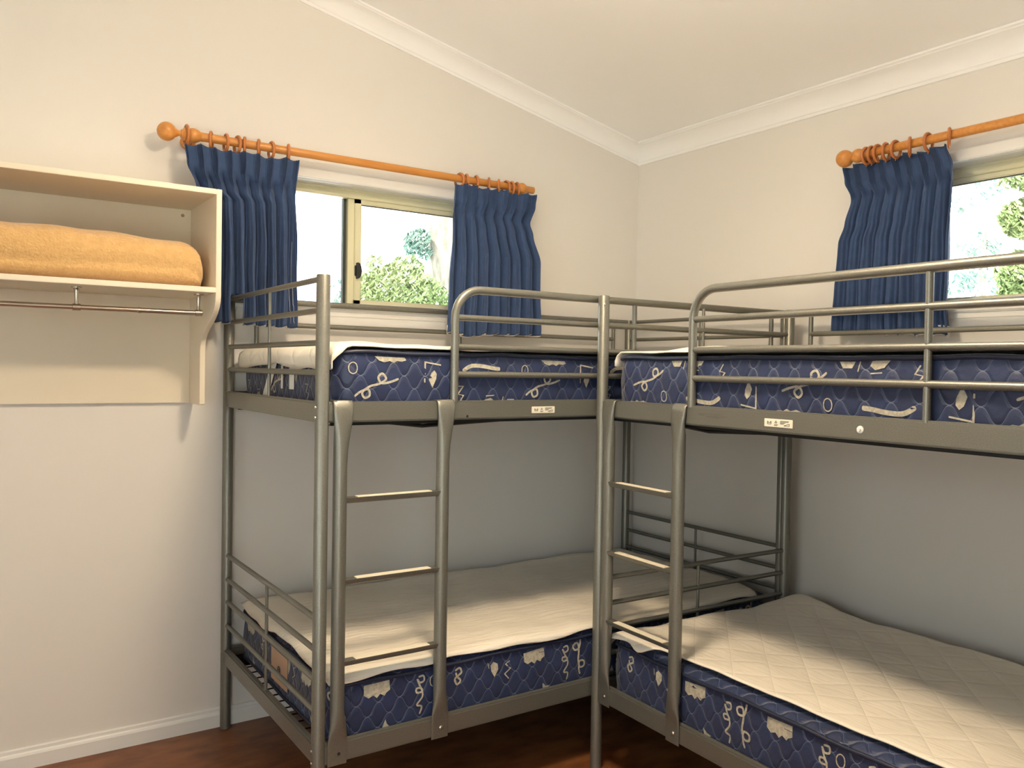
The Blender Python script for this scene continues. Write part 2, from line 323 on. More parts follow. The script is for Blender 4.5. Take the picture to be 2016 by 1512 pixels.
# ------------------------------------------------------------------ bunk bed
LB, WB, HB = 1.939, .935, 1.59
hr = (1.579, 1.4931, 1.4044, 1.322); HP, HBo = 1.2431, 1.1856
lr = (.6421, .5543, .4714, .3839); LP, LBo = .2992, .240
PR = .0188
def make_bed():
    root = thing('bunk_bed', 'silver grey tubular metal bunk bed standing along the back wall beside the shelf', 'bunk bed', (0, 0, 0), 0, 'metal bunk beds')
    for (x, y) in ((0, 0), (0, WB), (LB, 0), (LB, WB)):
        b = MB(); b.lathe([(0, PR*.7), (0.0015, PR), (HB-.003, PR), (HB-.0008, PR-.0012), (HB, PR-.004)], (0, 0, 1), (x, y, 0), 28)
        b.build('post', METAL, root)
    def rod(name, pts, r, n=12):
        b = MB(); b.tube(pts, r, n); return b.build(name, METAL, root, smooth=50)
    for x in (0, LB):
        for hs, top in ((hr, HP), (lr, LP)):
            for h in hs: rod('end_rail', [(x, PR*.8, h), (x, WB-PR*.8, h)], .0085)
            rod('end_baluster', [(x, .462, hs[0]), (x, .462, top)], .0055, 10)
    # side and end beams: rounded rectangular pressed steel
    for (top, bot) in ((HP, HBo), (LP, LBo)):
        for y in (0, WB):
            b = MB(); b.box(PR*.6, LB-PR*.6, y-.010, y+.014, bot, top); b.build('side_beam', METAL, root, bevel=.005)
            b = MB(); s = 1 if y == 0 else -1; y0, y1 = sorted((y+s*.014, y+s*.034))
            b.box(.03, LB-.03, y0, y1, bot-.010, bot-.006)
            b.box(.03, LB-.03, *sorted((y+s*.0145, y+s*.0175)), bot-.010, bot+.03); b.build('support_ledge', WIRE, root, smooth=0)
        for x in (0, LB):
            b = MB(); b.box(x-.011, x+.011, PR*.6, WB-PR*.6, bot, top); b.build('end_beam', METAL, root, bevel=.005)
    # wire mattress bases, sagging a little in the middle of the upper one
    for (zz, nm) in ((HBo+.025, 'wire_base'), (LBo+.025, 'wire_base')):
        b = MB()
        n = 36
        for i in range(n+1):
            x = .014+(LB-.028)*i/n; b.tube([(x, .018, zz), (x, WB/2, zz-.004), (x, WB-.018, zz)], .0022, 5)
        for j in range(16):
            y = .022+(WB-.044)*j/15; b.tube([(.012, y, zz-.003), (LB-.012, y, zz-.003)], .0025, 5)
        b.build(nm, WIRE, root, smooth=60)
        b = MB(); b.tube([(.05, .045, zz-.012), (.37, .12, zz-.05), (1.0, .045, zz-.014)], .006, 8); b.tube([(.37, .12, zz-.05), (.37, WB-.12, zz-.05)], .006, 8)
        b.build('bracing_wire', WIRE, root, smooth=60)
    # front guard: bent tube rising just right of the ladder
    gx = .414; R = .085; gr = .0125
    pts = [(gx, 0, HP-.006), (gx, 0, hr[0]-R-.06)]
    for i in range(9):
        a = i/8*pi/2; pts.append((gx+R-R*cos(a), 0, hr[0]-R+R*sin(a)))
    pts += [(LB-PR*.7, 0, hr[0])]
    rod('guard_frame', pts, gr, 16)
    for h in hr[1:]: rod('guard_rail', [(gx, 0, h), (LB-PR*.7, 0, h)], .0095)
    for x in (1.13, 1.853): rod('guard_baluster', [(x, 0, hr[0]), (x, 0, HP-.005)], .0085)
    # back guard
    rod('back_guard_frame', [(PR*.7, WB, hr[0]), (LB-PR*.7, WB, hr[0])], .0115)
    rod('back_guard_rail', [(.10, WB, hr[1]), (1.839, WB, hr[1])], .0095)
    for x in (.10, .974, 1.839): rod('guard_baluster', [(x, WB, hr[0]), (x, WB, HP-.005)], .0085)
    # ladder uprights: tubes that flatten where they hook over the beams
    for ux, off in ((.051, .004), (.374, 0)):
        rings = [ # z, half width, depth front, depth back, roundness, centre shift
            (LBo-.004, .028, -.0135, -.0105, 0, 0), (LP-.004, .028, -.0145, -.0105, 0, 0), (LP+.012, .0275, -.017, -.0105, .25, 0),
            (LP+.05, .0225, -.026, -.002, .8, 0), (LP+.09, .0195, -.0275, .0115, 1, 0), (1.06, .0195, -.0275, .0115, 1, 0),
            (1.11, .0205, -.028, .010, 1, .001), (1.155, .0235, -.028, .003, .85, .003), (HBo+.004, .0265, -.027, -.0105, .6, .004),
            (1.222, .0285, -.0235, -.0105, .4, .005), (HP-.004, .029, -.018, -.0105, .25, .005), (HP+.0035, .029, -.012, .016, .2, .005)]
        n = 28; vs = []
        for (z, hw, f0, f1, rd, cs) in rings:
            cyy = (f0+f1)/2; hd = (f1-f0)/2
            for j in range(n):
                a = 2*pi*j/n; e = .35+.65*rd
                ca, sa = cos(a), sin(a)
                vs.append((ux+off*0+cs+hw*math.copysign(abs(ca)**e, ca), cyy+hd*math.copysign(abs(sa)**e, sa), z))
        k = len(rings); fs = [(i*n+j, i*n+(j+1) % n, (i+1)*n+(j+1) % n, (i+1)*n+j) for i in range(k-1) for j in range(n)]
        fs += [tuple(range(n)), tuple(range((k-1)*n, k*n))]
        up = link_mesh('ladder_upright', vs, fs, METAL, root, 50)
        b = MB(); b.box(ux-.024, ux+.034, -.0125, .018, HP-.001, HP+.0035); b.build('ladder_hook', METAL, up, bevel=.0015)
        b = MB(); b.lathe([(0, .0065), (.002, .006), (.0035, .004)], (0, -1, 0), (ux+.004, -.0135, LBo+.027), 14)
        b.lathe([(.0034, .0024), (.004, .0024)], (0, -1, 0), (ux+.004, -.0135, LBo+.027), 6); b.build('bolt', BOLT, up)
    for z in (.9735, .7464, .5197):
        b = MB(); y0 = -.008; poly = []
        for i in range(9):
            a = pi+pi*i/8; poly.append((y0+.0125*cos(a), z-.003+.0095*sin(a)))
        poly += [(y0+.0145, z+.004), (y0-.0145, z+.004)]
        b.prism(poly, lambda p, k: (.051+.012+(.374-.051-.024)*k, p[0], p[1])); rg = b.build('ladder_rung', METAL, root, bevel=0, smooth=40)
        b = MB(); b.box(.100, .334, y0-.0125, y0+.0125, z+.0038, z+.0062); b.build('tread_strip', TREAD, rg, bevel=.001)
    # small hardware
    for (x, y, z, ax) in ((0, 0, 1.228, (-1, 0, 0)), (0, 0, 1.200, (-1, 0, 0)), (0, 0, .286, (-1, 0, 0)), (0, 0, .252, (-1, 0, 0)), (0, WB, .286, (-1, 0, 0)), (0, 0, 1.56, (1, -.6, 0))):
        b = MB(); b.lathe([(PR-.001, .004), (PR+.0015, .0035), (PR+.0022, .002)], ax, (x, y, z), 10); b.build('bolt', BOLT, root)
    b = MB(); b.box(.692, .783, -.0118, -.0098, 1.201, 1.2225); lb = b.build('warning_label', LABEL, root, bevel=.0009)
    b = MB(); Y0, Y1 = -.0122, -.0117
    def seg(x0, z0, x1, z1, wd=.0007):
        d = Vector((x1-x0, z1-z0)); d.normalize(); nx, nz = -d.y*wd, d.x*wd
        b.prism([(x0+nx, z0+nz), (x1+nx, z1+nz), (x1-nx, z1-nz), (x0-nx, z0-nz)], lambda p, k: (p[0], Y1 if k else Y0, p[1]))
    for s in ((.703, .2085, .703, .216), (.715, .2085, .715, .216), (.703, .2085, .715, .2085), (.703, .212, .715, .212), (.703, .216, .7065, .2135), (.715, .216, .7115, .2135),
              (.727, .2125, .7305, .218), (.7305, .218, .734, .2125), (.727, .2125, .734, .2125), (.725, .208, .737, .208), (.725, .2055, .735, .2055),
              (.744, .218, .772, .218), (.744, .2155, .770, .2155), (.744, .213, .760, .213), (.744, .2105, .756, .2105), (.756, .206, .773, .206), (.773, .206, .773, .212), (.757, .207, .772, .211)):
        seg(s[0], 1+s[1], s[2], 1+s[3])
    b.build('label_print', INK, lb, smooth=0)
    return root
bedA = make_bed()
bedA_extra = []
tB = -0.0208
OB = Vector((.9647, -.032, 0)); RZB = atan2(-cos(tB), sin(tB))
bedB = copy_tree(bedA); bedB.location = OB; bedB.rotation_euler = (0, 0, RZB)
bedB['label'] = 'silver grey tubular metal bunk bed along the right wall below the right window'
b = MB(); b.lathe([(0, .0095), (.002, .009), (.003, .006)], (0, -1, 0), (.975, -.010, 1.212), 10); b.lathe([(.003, .004), (.006, .0035)], (0, -1, 0), (.975, -.010, 1.212), 6)
b.build('bolt_washer', HEM, bedB)
b = MB()
for k, (x0, x1) in enumerate(((.452, .540), (.452, .475), (.480, .556), (.487, .535))):
    z = 1.2225-.0032*k-(x0-.45)*.0; b.box(x0, x1, -.0108, -.0099, z-.0006, z+.0006)
b.build('printed_text', INK, bedB, smooth=0)
b = MB(); b.lathe([(0, .004), (.0012, .004)], (0, -1, 0), (.455, -.0098, 1.196), 12); b.build('screw_hole', DARK, bedA)
up0 = [c for c in bedA.children if c.name.startswith('ladder_upright')]; up0 = min(up0, key=lambda c: min(v.co.x for v in c.data.vertices))
for c in list(up0.children):
    if c.name.startswith('bolt'): bpy.data.objects.remove(c)
b = MB(); b.lathe([(0, .0045), (.0012, .0045)], (0, -1, 0), (.055, -.0142, LBo+.027), 12); b.build('bolt_hole', DARK, up0)

# ------------------------------------------------------------------ mattresses
U0, U1, V0, V1 = .046, 1.895, .019, .905; RC = .055
def perim(s):
    """arc length around the mattress border from the front-left end of the front side; -> point, normal"""
    lx, ly, la = (U1-U0-2*RC), (V1-V0-2*RC), pi/2*RC
    tot = 2*(lx+ly)+4*la; s = s % tot
    segs = [('l', (U0+RC, V0), (1, 0), lx), ('a', (U1-RC, V0+RC), -pi/2, la), ('l', (U1, V0+RC), (0, 1), ly), ('a', (U1-RC, V1-RC), 0, la),
            ('l', (U1-RC, V1), (-1, 0), lx), ('a', (U0+RC, V1-RC), pi/2, la), ('l', (U0, V1-RC), (0, -1), ly), ('a', (U0+RC, V0+RC), pi, la)]
    for g in segs:
        if s <= g[3]+1e-9:
            if g[0] == 'l':
                d = g[2]; return (g[1][0]+d[0]*s, g[1][1]+d[1]*s), (d[1], -d[0])
            a = g[2]+s/RC; return (g[1][0]+RC*cos(a), g[1][1]+RC*sin(a)), (cos(a), sin(a))
        s -= g[3]
    return (U0+RC, V0), (0, -1)
TOT = 2*((U1-U0-2*RC)+(V1-V0-2*RC))+2*pi*RC
rnd = random.Random(3)
def ribbon(b, pts, w, z0, hgt, off=.0035):
    """pts in (s, t) metres, laid on the side surface"""
    P = [Vector(p) for p in pts]; n = len(P); vs = []
    for i in range(n):
        d = P[min(i+1, n-1)]-P[max(i-1, 0)]; d.normalize(); nn = Vector((-d.y, d.x))*w/2*(1 if 0 < i < n-1 else .6)
        for q in (P[i]+nn, P[i]-nn):
            vs.append(side(q.x, q.y, z0, hgt, off))
    b.add(vs, [(2*i, 2*i+1, 2*i+3, 2*i+2) for i in range(n-1)], 1)
def side(s, t, z0, hgt, off=0):
    (x, y), (nx, ny) = perim(s); tt = min(max(t/hgt, 0), 1); bul = .005*sin(pi*tt)+off*.3
    return Vector((x+nx*bul, y+ny*bul, z0+t))
def spline(pts, k=5):
    out = []; P = [Vector(p) for p in pts]; n = len(P)
    for i in range(n-1):
        p0, p1, p2, p3 = P[max(i-1, 0)], P[i], P[i+1], P[min(i+2, n-1)]
        for j in range(k):
            u = j/k; out.append(.5*((2*p1)+(-p0+p2)*u+(2*p0-5*p1+4*p2-p3)*u*u+(-p0+3*p1-3*p2+p3)*u**3))
    out.append(P[-1]); return out
def blob(b, pts, z0, hgt):
    c = Vector((sum(p[0] for p in pts)/len(pts), sum(p[1] for p in pts)/len(pts)))
    vs = [side(c.x, c.y, z0, hgt, .0035)]+[side(p[0], p[1], z0, hgt, .0035) for p in pts]; n = len(pts)
    b.add(vs, [(0, i+1, (i+1) % n+1) for i in range(n)], 1)
# motif strokes in a unit of metres; ('r', points, width) ribbons and ('b', outline) filled shapes
CURL = [('r', spline([(-.075, -.02), (-.06, -.008), (-.035, .0), (-.03, -.018), (-.045, -.024), (-.052, -.008), (-.03, .008), (0, .016), (.02, .03), (.008, .045), (-.004, .034), (.006, .018), (.03, .02), (.06, .03)]), .0065)]
ZED = [('r', [(-.014, .016), (.012, .016), (-.006, -.008), (.014, -.012), (.002, -.032)], .006)]
FLAG = [('r', [(-.02, -.03), (-.018, .03), (.035, .022)], .007), ('b', [(.002, -.002), (.012, .006), (.02, -.004), (.018, -.02), (.006, -.046), (-.006, -.022)])]
ARC = [('r', spline([(-.06, -.008), (-.03, .008), (.01, .008), (.05, .002), (.075, .0)]), .012)]
BOW = [('b', [(-.05, -.014), (-.035, .004), (-.012, .010), (.002, .0), (-.004, -.014)]), ('b', [(.04, -.012), (.05, .006), (.075, .006), (.088, -.014)]), ('r', [(.028, -.012), (.034, .014)], .005), ('r', [(-.03, .016), (.0, .018)], .005)]
TORN = [('b', [(-.05, .012), (.045, .010), (.05, .002), (.036, -.002), (.028, .004), (.01, -.006), (-.004, .0), (-.02, -.005), (-.036, .0)])]
PATCH = [('b', [(-.04, .02), (.04, .022), (.042, -.006), (.03, -.012), (.024, -.02), (.01, -.012), (.0, -.022), (-.012, -.012), (-.026, -.018), (-.04, -.008)])]
RING = [('r', spline([(.012, 0), (.009, .011), (0, .016), (-.009, .011), (-.012, 0), (-.009, -.011), (0, -.016), (.009, -.011), (.012, 0)], 3), .003)]
SNAKE = [('r', spline([(.0, .055), (.016, .056), (.018, .042), (.004, .038), (-.004, .05), (.004, .028), (.012, .012), (-.006, .010), (-.008, .022), (.008, .02), (.012, -.004), (-.006, -.026), (.010, -.034), (.004, -.056)]), .0055)]
EIGHT = [('r', spline([(-.01, .02), (.006, .026), (.012, .012), (0, .004), (-.012, -.006), (-.004, -.022), (.008, -.012), (-.004, .002), (-.008, .014)]), .006)]
LEAFM = [('b', [(-.002, .022), (.014, .014), (.016, -.004), (.002, -.026), (-.010, -.006), (-.012, .012)]), ('r', [(-.022, .022), (-.018, .004)], .004)]
ZIG = [('r', [(.010, .030), (-.006, .022), (.012, .006), (-.010, -.008), (.006, -.026)], .006)]
TRI = [('b', [(-.014, -.014), (-.002, .016), (.004, .0), (.018, -.012)])]
def stamp(b, motif, s, t, z0, hgt, rot=0, sc_=1):
    ca, sa = cos(rot)*sc_, sin(rot)*sc_
    for m in motif:
        pts = [(s+p[0]*ca-p[1]*sa, t+p[0]*sa+p[1]*ca) for p in m[1]]
        pts = [(p[0], min(max(p[1], .003), hgt-.004)) for p in pts]
        if m[0] == 'r': ribbon(b, pts, m[2]*sc_, z0, hgt)
        else: blob(b, pts, z0, hgt)
def mattress(bed, z0, hgt, dome, label, style, rot=0, smin=-1.1, smax=2.2, phase=0.0):
    root = thing('mattress', label, 'mattress', (0, 0, 0), 0, 'navy patterned spring mattresses')
    mw = bed_matrix(bed); ctr = Vector(((U0+U1)/2, (V0+V1)/2, z0)); root.location = mw @ ctr; root.rotation_euler = (0, 0, bed.rotation_euler.z)
    n = 180; rows = [(0, -.03), (0, 0)]+[(hgt*i/7, 0) for i in range(1, 7)]+[(hgt, 0), (hgt+dome*.6, -.018), (hgt+dome*.92, -.05), (hgt+dome, -.12)]
    vs = []; uv = []
    for ri, (tz, ins) in enumerate(rows):
        for j in range(n+1):
            s = TOT*j/n; (x, y), (nx, ny) = perim(s)
            o = .005*sin(pi*min(max(tz/hgt, 0), 1)) if ins == 0 else ins
            if ins < 0:
                cx, cyy = (U0+U1)/2, (V0+V1)/2
                x2 = x+nx*ins; y2 = y+ny*ins
                vs.append((x2, y2, z0+tz)); uv.append((s, tz-ins if tz > 0 else tz))
            else:
                wob = .0012*sin(s*37+tz*60)
                vs.append((x+nx*(o+wob), y+ny*(o+wob), z0+tz)); uv.append((s, tz))
    k = len(rows); fs = []
    for i in range(k-1):
        for j in range(n): fs.append((i*(n+1)+j, i*(n+1)+j+1, (i+1)*(n+1)+j+1, (i+1)*(n+1)+j))
    fs.append(tuple(range(n))[::-1]); fs.append(tuple((k-1)*(n+1)+j for j in range(n)))
    b = MB(); b.v = [Vector(v) for v in vs]; b.f = fs; b.m = [0]*len(fs)
    # woven motifs
    if style == 'horizontal':
        s = smin+phase
        while s < smax:
            for m, ds, dt in ((FLAG, 0, .105), (ARC, .17, .118), (ZED, .10, .048), (BOW, .225, .018), (RING, .34, .115), (TORN, .455, .137), (CURL, .42, .055)):
                if rot: stamp(b, m, s-ds, hgt-dt, z0, hgt, pi)
                else: stamp(b, m, s+ds, dt, z0, hgt)
            s += .585
    else:
        s = smin+phase
        while s < smax:
            for m, ds, dt, r in ((PATCH, 0, .128, 0), (TRI, .03, .022, 0), (SNAKE, .135, .085, 0), (RING, .185, .12, 0), (EIGHT, .27, .115, 0), (LEAFM, .40, .115, 0), (ZIG, .45, .10, 0), (PATCH, .555, .125, .05), (SNAKE, .68, .08, .1), (CURL, .755, .11, 1.2), (TRI, .60, .02, .5)):
                stamp(b, m, s+ds, dt, z0, hgt, r)
            s += .86
    uvs = uv+[(0, 0)]*(len(b.v)-len(uv))
    vv = [v-ctr for v in b.v]
    link_mesh('cover', vv, b.f, QUILT, root, 40, [QUILT, MOTIF], b.m, uvs, recalc=False)
    for tz, nm, rr in ((hgt+.001, 'piping', .0062), (.002, 'piping', .005)):
        pb = MB(); pts = []
        for j in range(150):
            s = TOT*j/150; (x, y), (nx, ny) = perim(s); wob = .0018*sin(s*11+tz*90)+.0012*sin(s*29)
            pts.append(Vector((x+nx*.003, y+ny*.003, z0+tz+wob))-ctr)
        pb.tube(pts, rr, 8, closed=True); pb.build(nm, PIPING, root, smooth=60)
    return root, ctr
def bed_matrix(bed): return Matrix.Translation(bed.location) @ Matrix.Rotation(bed.rotation_euler.z, 4, 'Z')

def pad(bed, ztop, label, edge, lump, m, seed, name='mattress_protector'):
    """quilted protector laid on a mattress. edge(side, t) -> overhang (+) or inset (-) in metres for sides F,R,B,L"""
    root_loc = bed_matrix(bed) @ Vector(((U0+U1)/2, (V0+V1)/2, ztop))
    nx_, ny_ = 110, 56; vs = []; uv = []; r_ = random.Random(seed)
    ph = [r_.uniform(0, 6.28) for _ in range(12)]
    ctr = Vector(((U0+U1)/2, (V0+V1)/2, ztop))
    def wrap(q, lo, hi):
        """coordinate past the edge folds down over it"""
        R = .022
        if q < lo+R:
            e = lo+R-q; a = min(e/R, pi/2); x = lo+R-(R+.006)*sin(a); z = -(R)*(1-cos(a))-max(0, e-R*pi/2); return x-(.010 if e > R else 0)*min(1, (e-R)/.02), z
        if q > hi-R:
            e = q-(hi-R); a = min(e/R, pi/2); x = hi-R+(R+.006)*sin(a); z = -(R)*(1-cos(a))-max(0, e-R*pi/2); return x+(.010 if e > R else 0)*min(1, (e-R)/.02), z
        return q, 0
    for j in range(ny_+1):
        for i in range(nx_+1):
            a, c = i/nx_, j/ny_
            a = .5-.5*cos(pi*a)*1 if False else a
            uL = U0-edge('L', c); uR = U1+edge('R', c); vF = V0-edge('F', a); vB = V1+edge('B', a)
            u = uL+(uR-uL)*a; v = vF+(vB-vF)*c
            x, dz1 = wrap(u, U0, U1); y, dz2 = wrap(v, V0, V1)
            z = min(dz1, dz2) if dz1 < 0 and dz2 < 0 else dz1+dz2
            wr = .0022*sin(u*9+v*14+ph[0])+.0018*sin(u*23-v*9+ph[1])+.0012*sin(v*41+u*7+ph[2])+.001*sin(u*47+ph[3])
            z += wr*(.4+.6*min(1, max(0, v-V0)/.08))+lump(u, v)*(1-math.exp(-(max(0, v-V0)/.07)**2))*(1-math.exp(-(max(0, u-U0)/.06)**2))
            vs.append(Vector((x, y, ztop+.011+z))-ctr); uv.append((u, v))
    fs = [(j*(nx_+1)+i, j*(nx_+1)+i+1, (j+1)*(nx_+1)+i+1, (j+1)*(nx_+1)+i) for j in range(ny_) for i in range(nx_)]
    o = link_mesh(name, vs, fs, m, None, 60, uvs=uv, recalc=False)
    o.location = root_loc; o.rotation_euler = (0, 0, bed.rotation_euler.z)
    md = o.modifiers.new('thickness', 'SOLIDIFY'); md.thickness = .004; md.offset = 1
    return tag(o, label, 'mattress protector', 'white mattress protectors')

ZL, HLm, DL = .281, .158, .022      # lower mattress base height, border height, dome
ZU, HUm, DU = 1.222, .158, .010
def jag(c, f, k, amp, ph=0): return amp*(sin(c*f+ph)+.5*sin(c*f*k+1.3+ph))
mLA, ctr = mattress(bedA, ZL, HLm, DL, 'navy patterned mattress on the lower bunk beside the shelf, with peach label on its end', 'vertical', phase=.28+.04)
mUA, _ = mattress(bedA, ZU, HUm, DU, 'navy patterned mattress on the upper bunk under the back window', 'horizontal', phase=.17)
mLB, _ = mattress(bedB, ZL, HLm, DL, 'navy patterned mattress on the lower bunk in the right foreground', 'vertical', phase=.02)
mUB, _ = mattress(bedB, ZU, HUm, DU, 'navy patterned mattress on the upper bunk by the right window', 'horizontal', rot=1, phase=.45)
# care tags and sewn label on the ends facing the shelf
def end_card(root, nm, m, y0, y1, z0, z1, tilt=0, x=None, label=None):
    b = MB(); x = (U0-.0065 if x is None else x); c = Vector(((U0+U1)/2, (V0+V1)/2, 0))
    pts = [(y0, z0), (y1, z0), (y1+tilt, z1), (y0+tilt, z1)]
    b.prism(pts, lambda p, k: (x-(.0012 if k else 0)-c.x, p[0]-c.y, p[1])); o = b.build(nm, m, root, smooth=0)
    if label: o['label'] = label
    return o
end_card(mLA, 'brand_label', PEACH, .37, .53, .03, .135, label='peach satin label with a black spiral emblem')
pb = MB(); sp = []
for i in range(22):
    a = i/21*3.2*pi; r = .004+.0011*i*.6; sp.append((U0-.0092-(U0+U1)/2, .45+r*cos(a)*.8-(V0+V1)/2, .075+r*sin(a)))
pb.tube(sp, .0016, 6); pb.build('spiral_emblem', INK, mLA)
end_card(mLA, 'ribbon', TEAL, .40, .60, .137, .152, label='teal ribbon')
end_card(mUA, 'care_tag', TAG, .33, .372, .045, .145, x=U0-.010)
end_card(mUA, 'care_tag', TAG, .435, .452, .045, .145, x=U0-.010)
end_card(mUA, 'handle_strap', TAG, .60, .66, .0, .13, tilt=-.10, x=U0-.008)

def eLA(sd, t):
    if sd == 'F': return .006+jag(t, 19, 2.3, .004)+(.005 if t < .2 else 0)*sin(t*40)
    if sd == 'L': return .006+jag(t, 9, 2.1, .007, 2)-.03*max(0, 1-abs(t-.55)/.12)*.4
    if sd == 'B': return .0
    return -.03-.05*max(0, .35-t)/.35
pad(bedA, ZL+HLm+DL, 'thin crumpled white protector covering the lower mattress beside the shelf', eLA,
    lambda u, v: .010*math.exp(-((u-1.7)/.18)**2-((v-.1)/.2)**2), SHEET, 1)
def eUA(sd, t):
    if sd == 'F': return .055*max(0, 1-max(0, t-.008)/.040)**.8-.006
    if sd == 'L': return .055+.006*sin(t*8)+.003*sin(t*21)
    if sd == 'B': return .0
    return .0
pad(bedA, ZU+HUm+DU, 'white quilted protector folded over the end of the upper mattress near the shelf', eUA, lambda u, v: .026*math.exp(-((v-.6)/.35)**2)*(.8+.2*sin(u*23))*max(.25, 1-max(0, u-.2)*1.1), PAD, 2)
def eLB(sd, t):
    if sd == 'F': return -.030+jag(t, 7, 2.3, .004, 1)+.035*max(0, 1-t/.12)+.030*math.exp(-((t-.085)/.025)**2)
    if sd == 'L': return -.03+.035*max(0, 1-t/.25)-.02*max(0, (t-.55))*2+.004*sin(t*25)
    if sd == 'B': return -.01
    return 0
pad(bedB, ZL+HLm+DL, 'white diamond quilted protector on the lower mattress in the right foreground', eLB,
    lambda u, v: .035*math.exp(-((u-.10)/.14)**2-((v-.86)/.12)**2), PAD, 3)
def eUB(sd, t):
    if sd == 'F': return -.012
    if sd == 'L': return .028+.012*sin(t*9+1)
    if sd == 'B': return -.01
    return 0
pad(bedB, ZU+HUm+DU, 'white quilted protector on the upper mattress by the right window', eUB,
    lambda u, v: .018*math.exp(-((u-.30)/.12)**2-((v-.2)/.25)**2), PAD, 4)

# ------------------------------------------------------------------ wall shelf
SX0, SX1, SX2 = -1.55, -.132, -.115; SF = .603
shelf = thing('wall_shelf', 'cream laminate wall shelf with side brackets, open box and chrome clothes rail', 'shelf', ((SX0+SX1)/2, .96, 1.201))
LS = Vector(shelf.location)
def side_panel(x0, x1):
    pts = [(SF, 1.906), (SF, 1.562), (.607, 1.545), (.617, 1.527), (.636, 1.509), (.662, 1.492), (.70, 1.474), (.735, 1.460), (.765, 1.445), (.787, 1.428), (.799, 1.410), (.804, 1.385), (.804, 1.203), (.808, 1.199), (.969, 1.199), (.969, 1.906)]
    b = MB(); b.prism(pts, lambda p, k: Vector(((x1 if k else x0), p[0], p[1]))-LS); b.build('side_panel', LAMINATE, shelf, bevel=.0012, smooth=30)
side_panel(SX1, SX2); side_panel(SX0-.017, SX0)
def sbox(nm, *a, **k):
    b = MB(); b.box(a[0]-LS.x, a[1]-LS.x, a[2]-LS.y, a[3]-LS.y, a[4]-LS.z, a[5]-LS.z); return b.build(nm, k.get('m', LAMINATE), shelf, bevel=.0012)
sbox('top_panel', SX0, SX1, SF, .955, 1.889, 1.906); sbox('shelf_board', SX0, SX1, SF, .955, 1.572, 1.589)
sbox('back_panel', SX0, SX1, .955, .969, 1.201, 1.906)
b = MB(); b.lathe([(0, .006), (.0015, .005)], (0, -1, 0), Vector((-.160, .955, 1.868))-LS, 12); b.build('screw_cap', mat('brown_cap', (.35, .22, .12), .5), shelf)
RY, RZ_ = .700, 1.509
b = MB(); b.tube([Vector((SX0+.03, RY, RZ_))-LS, Vector((-.157, RY, RZ_))-LS], .0085, 18)
b.lathe([(0, .0085), (.004, .0105), (.014, .0105), (.016, .009), (.02, .003)], (1, 0, 0), Vector((-.168, RY, RZ_))-LS, 18)
b.lathe([(0, .0085), (.001, .0097), (.011, .0097), (.012, .0085)], (1, 0, 0), Vector((-.350, RY, RZ_))-LS, 18)
rail = b.build('hanging_rail', CHROME, shelf)
for x in (-.163, -.523, -1.1):
    b = MB(); o = Vector((x, RY, 0))-Vector((LS.x, LS.y, LS.z))
    b.lathe([(1.572, .015), (1.568, .015), (1.566, .009), (1.562, .0075), (1.535, .0048), (1.522, .0058), (1.513, .007)], (0, 0, 1), o, 18)
    b.lathe([(-.012, .0085), (-.011, .0112), (.011, .0112), (.012, .0085)], (1, 0, 0), o+Vector((0, 0, RZ_)), 18)
    b.build('rail_bracket', CHROME, rail)

# folded fleece blanket
def blanket():
    x0, x1 = -1.28, -.158; n = 120; m = 48; vs = []
    for i in range(n+1):
        a = i/n; x = x0+(x1-x0)*(.5-.5*cos(pi*a)) if False else x0+(x1-x0)*a
        e = min((x-x0), (x1-x)); cap = sqrt(max(0, 1-max(0, 1-e/.07)**2)); cap2 = .55+.45*cap
        for j in range(m):
            th = 2*pi*j/m; ca, sa = cos(th), sin(th)
            hy, hz = .128, .082
            y = .768+hy*math.copysign(abs(ca)**.62, ca)*(.80+.20*cap if e < .07 else 1)
            z = hz*math.copysign(abs(sa)**.68, sa)
            tap = 1-.22*math.exp(-((x1-x)/.10)**2) if z > 0 else 1
            z = z*tap*cap2
            bump = .003*sin(x*17+th*2)+.004*sin(x*7.3+1)+(.0025*sin(x*31+y*20))
            if z > 0: z += bump
            if ca < 0:                                    # front crease of the fold
                g = math.exp(-((z+.032+.006*sin(x*5))/.009)**2); y += .012*g
            yy = y; zz = 1.591+hz*cap2+z if e < .07 else 1.591+hz+z
            if zz < 1.5915: zz = 1.5915
            vs.append(Vector((x, yy, max(zz, 1.5915))))
    fs = [(i*m+j, i*m+(j+1) % m, (i+1)*m+(j+1) % m, (i+1)*m+j) for i in range(n) for j in range(m)]
    fs += [tuple(range(m)), tuple(range(n*m, (n+1)*m))]
    c = Vector((-.72, .768, 1.59)); o = link_mesh('folded_blanket', [v-c for v in vs], fs, FLEECE, None, 80); o.location = c
    tag(o, 'tan fleece blanket folded in a long bundle on the wall shelf', 'blanket')
blanket()

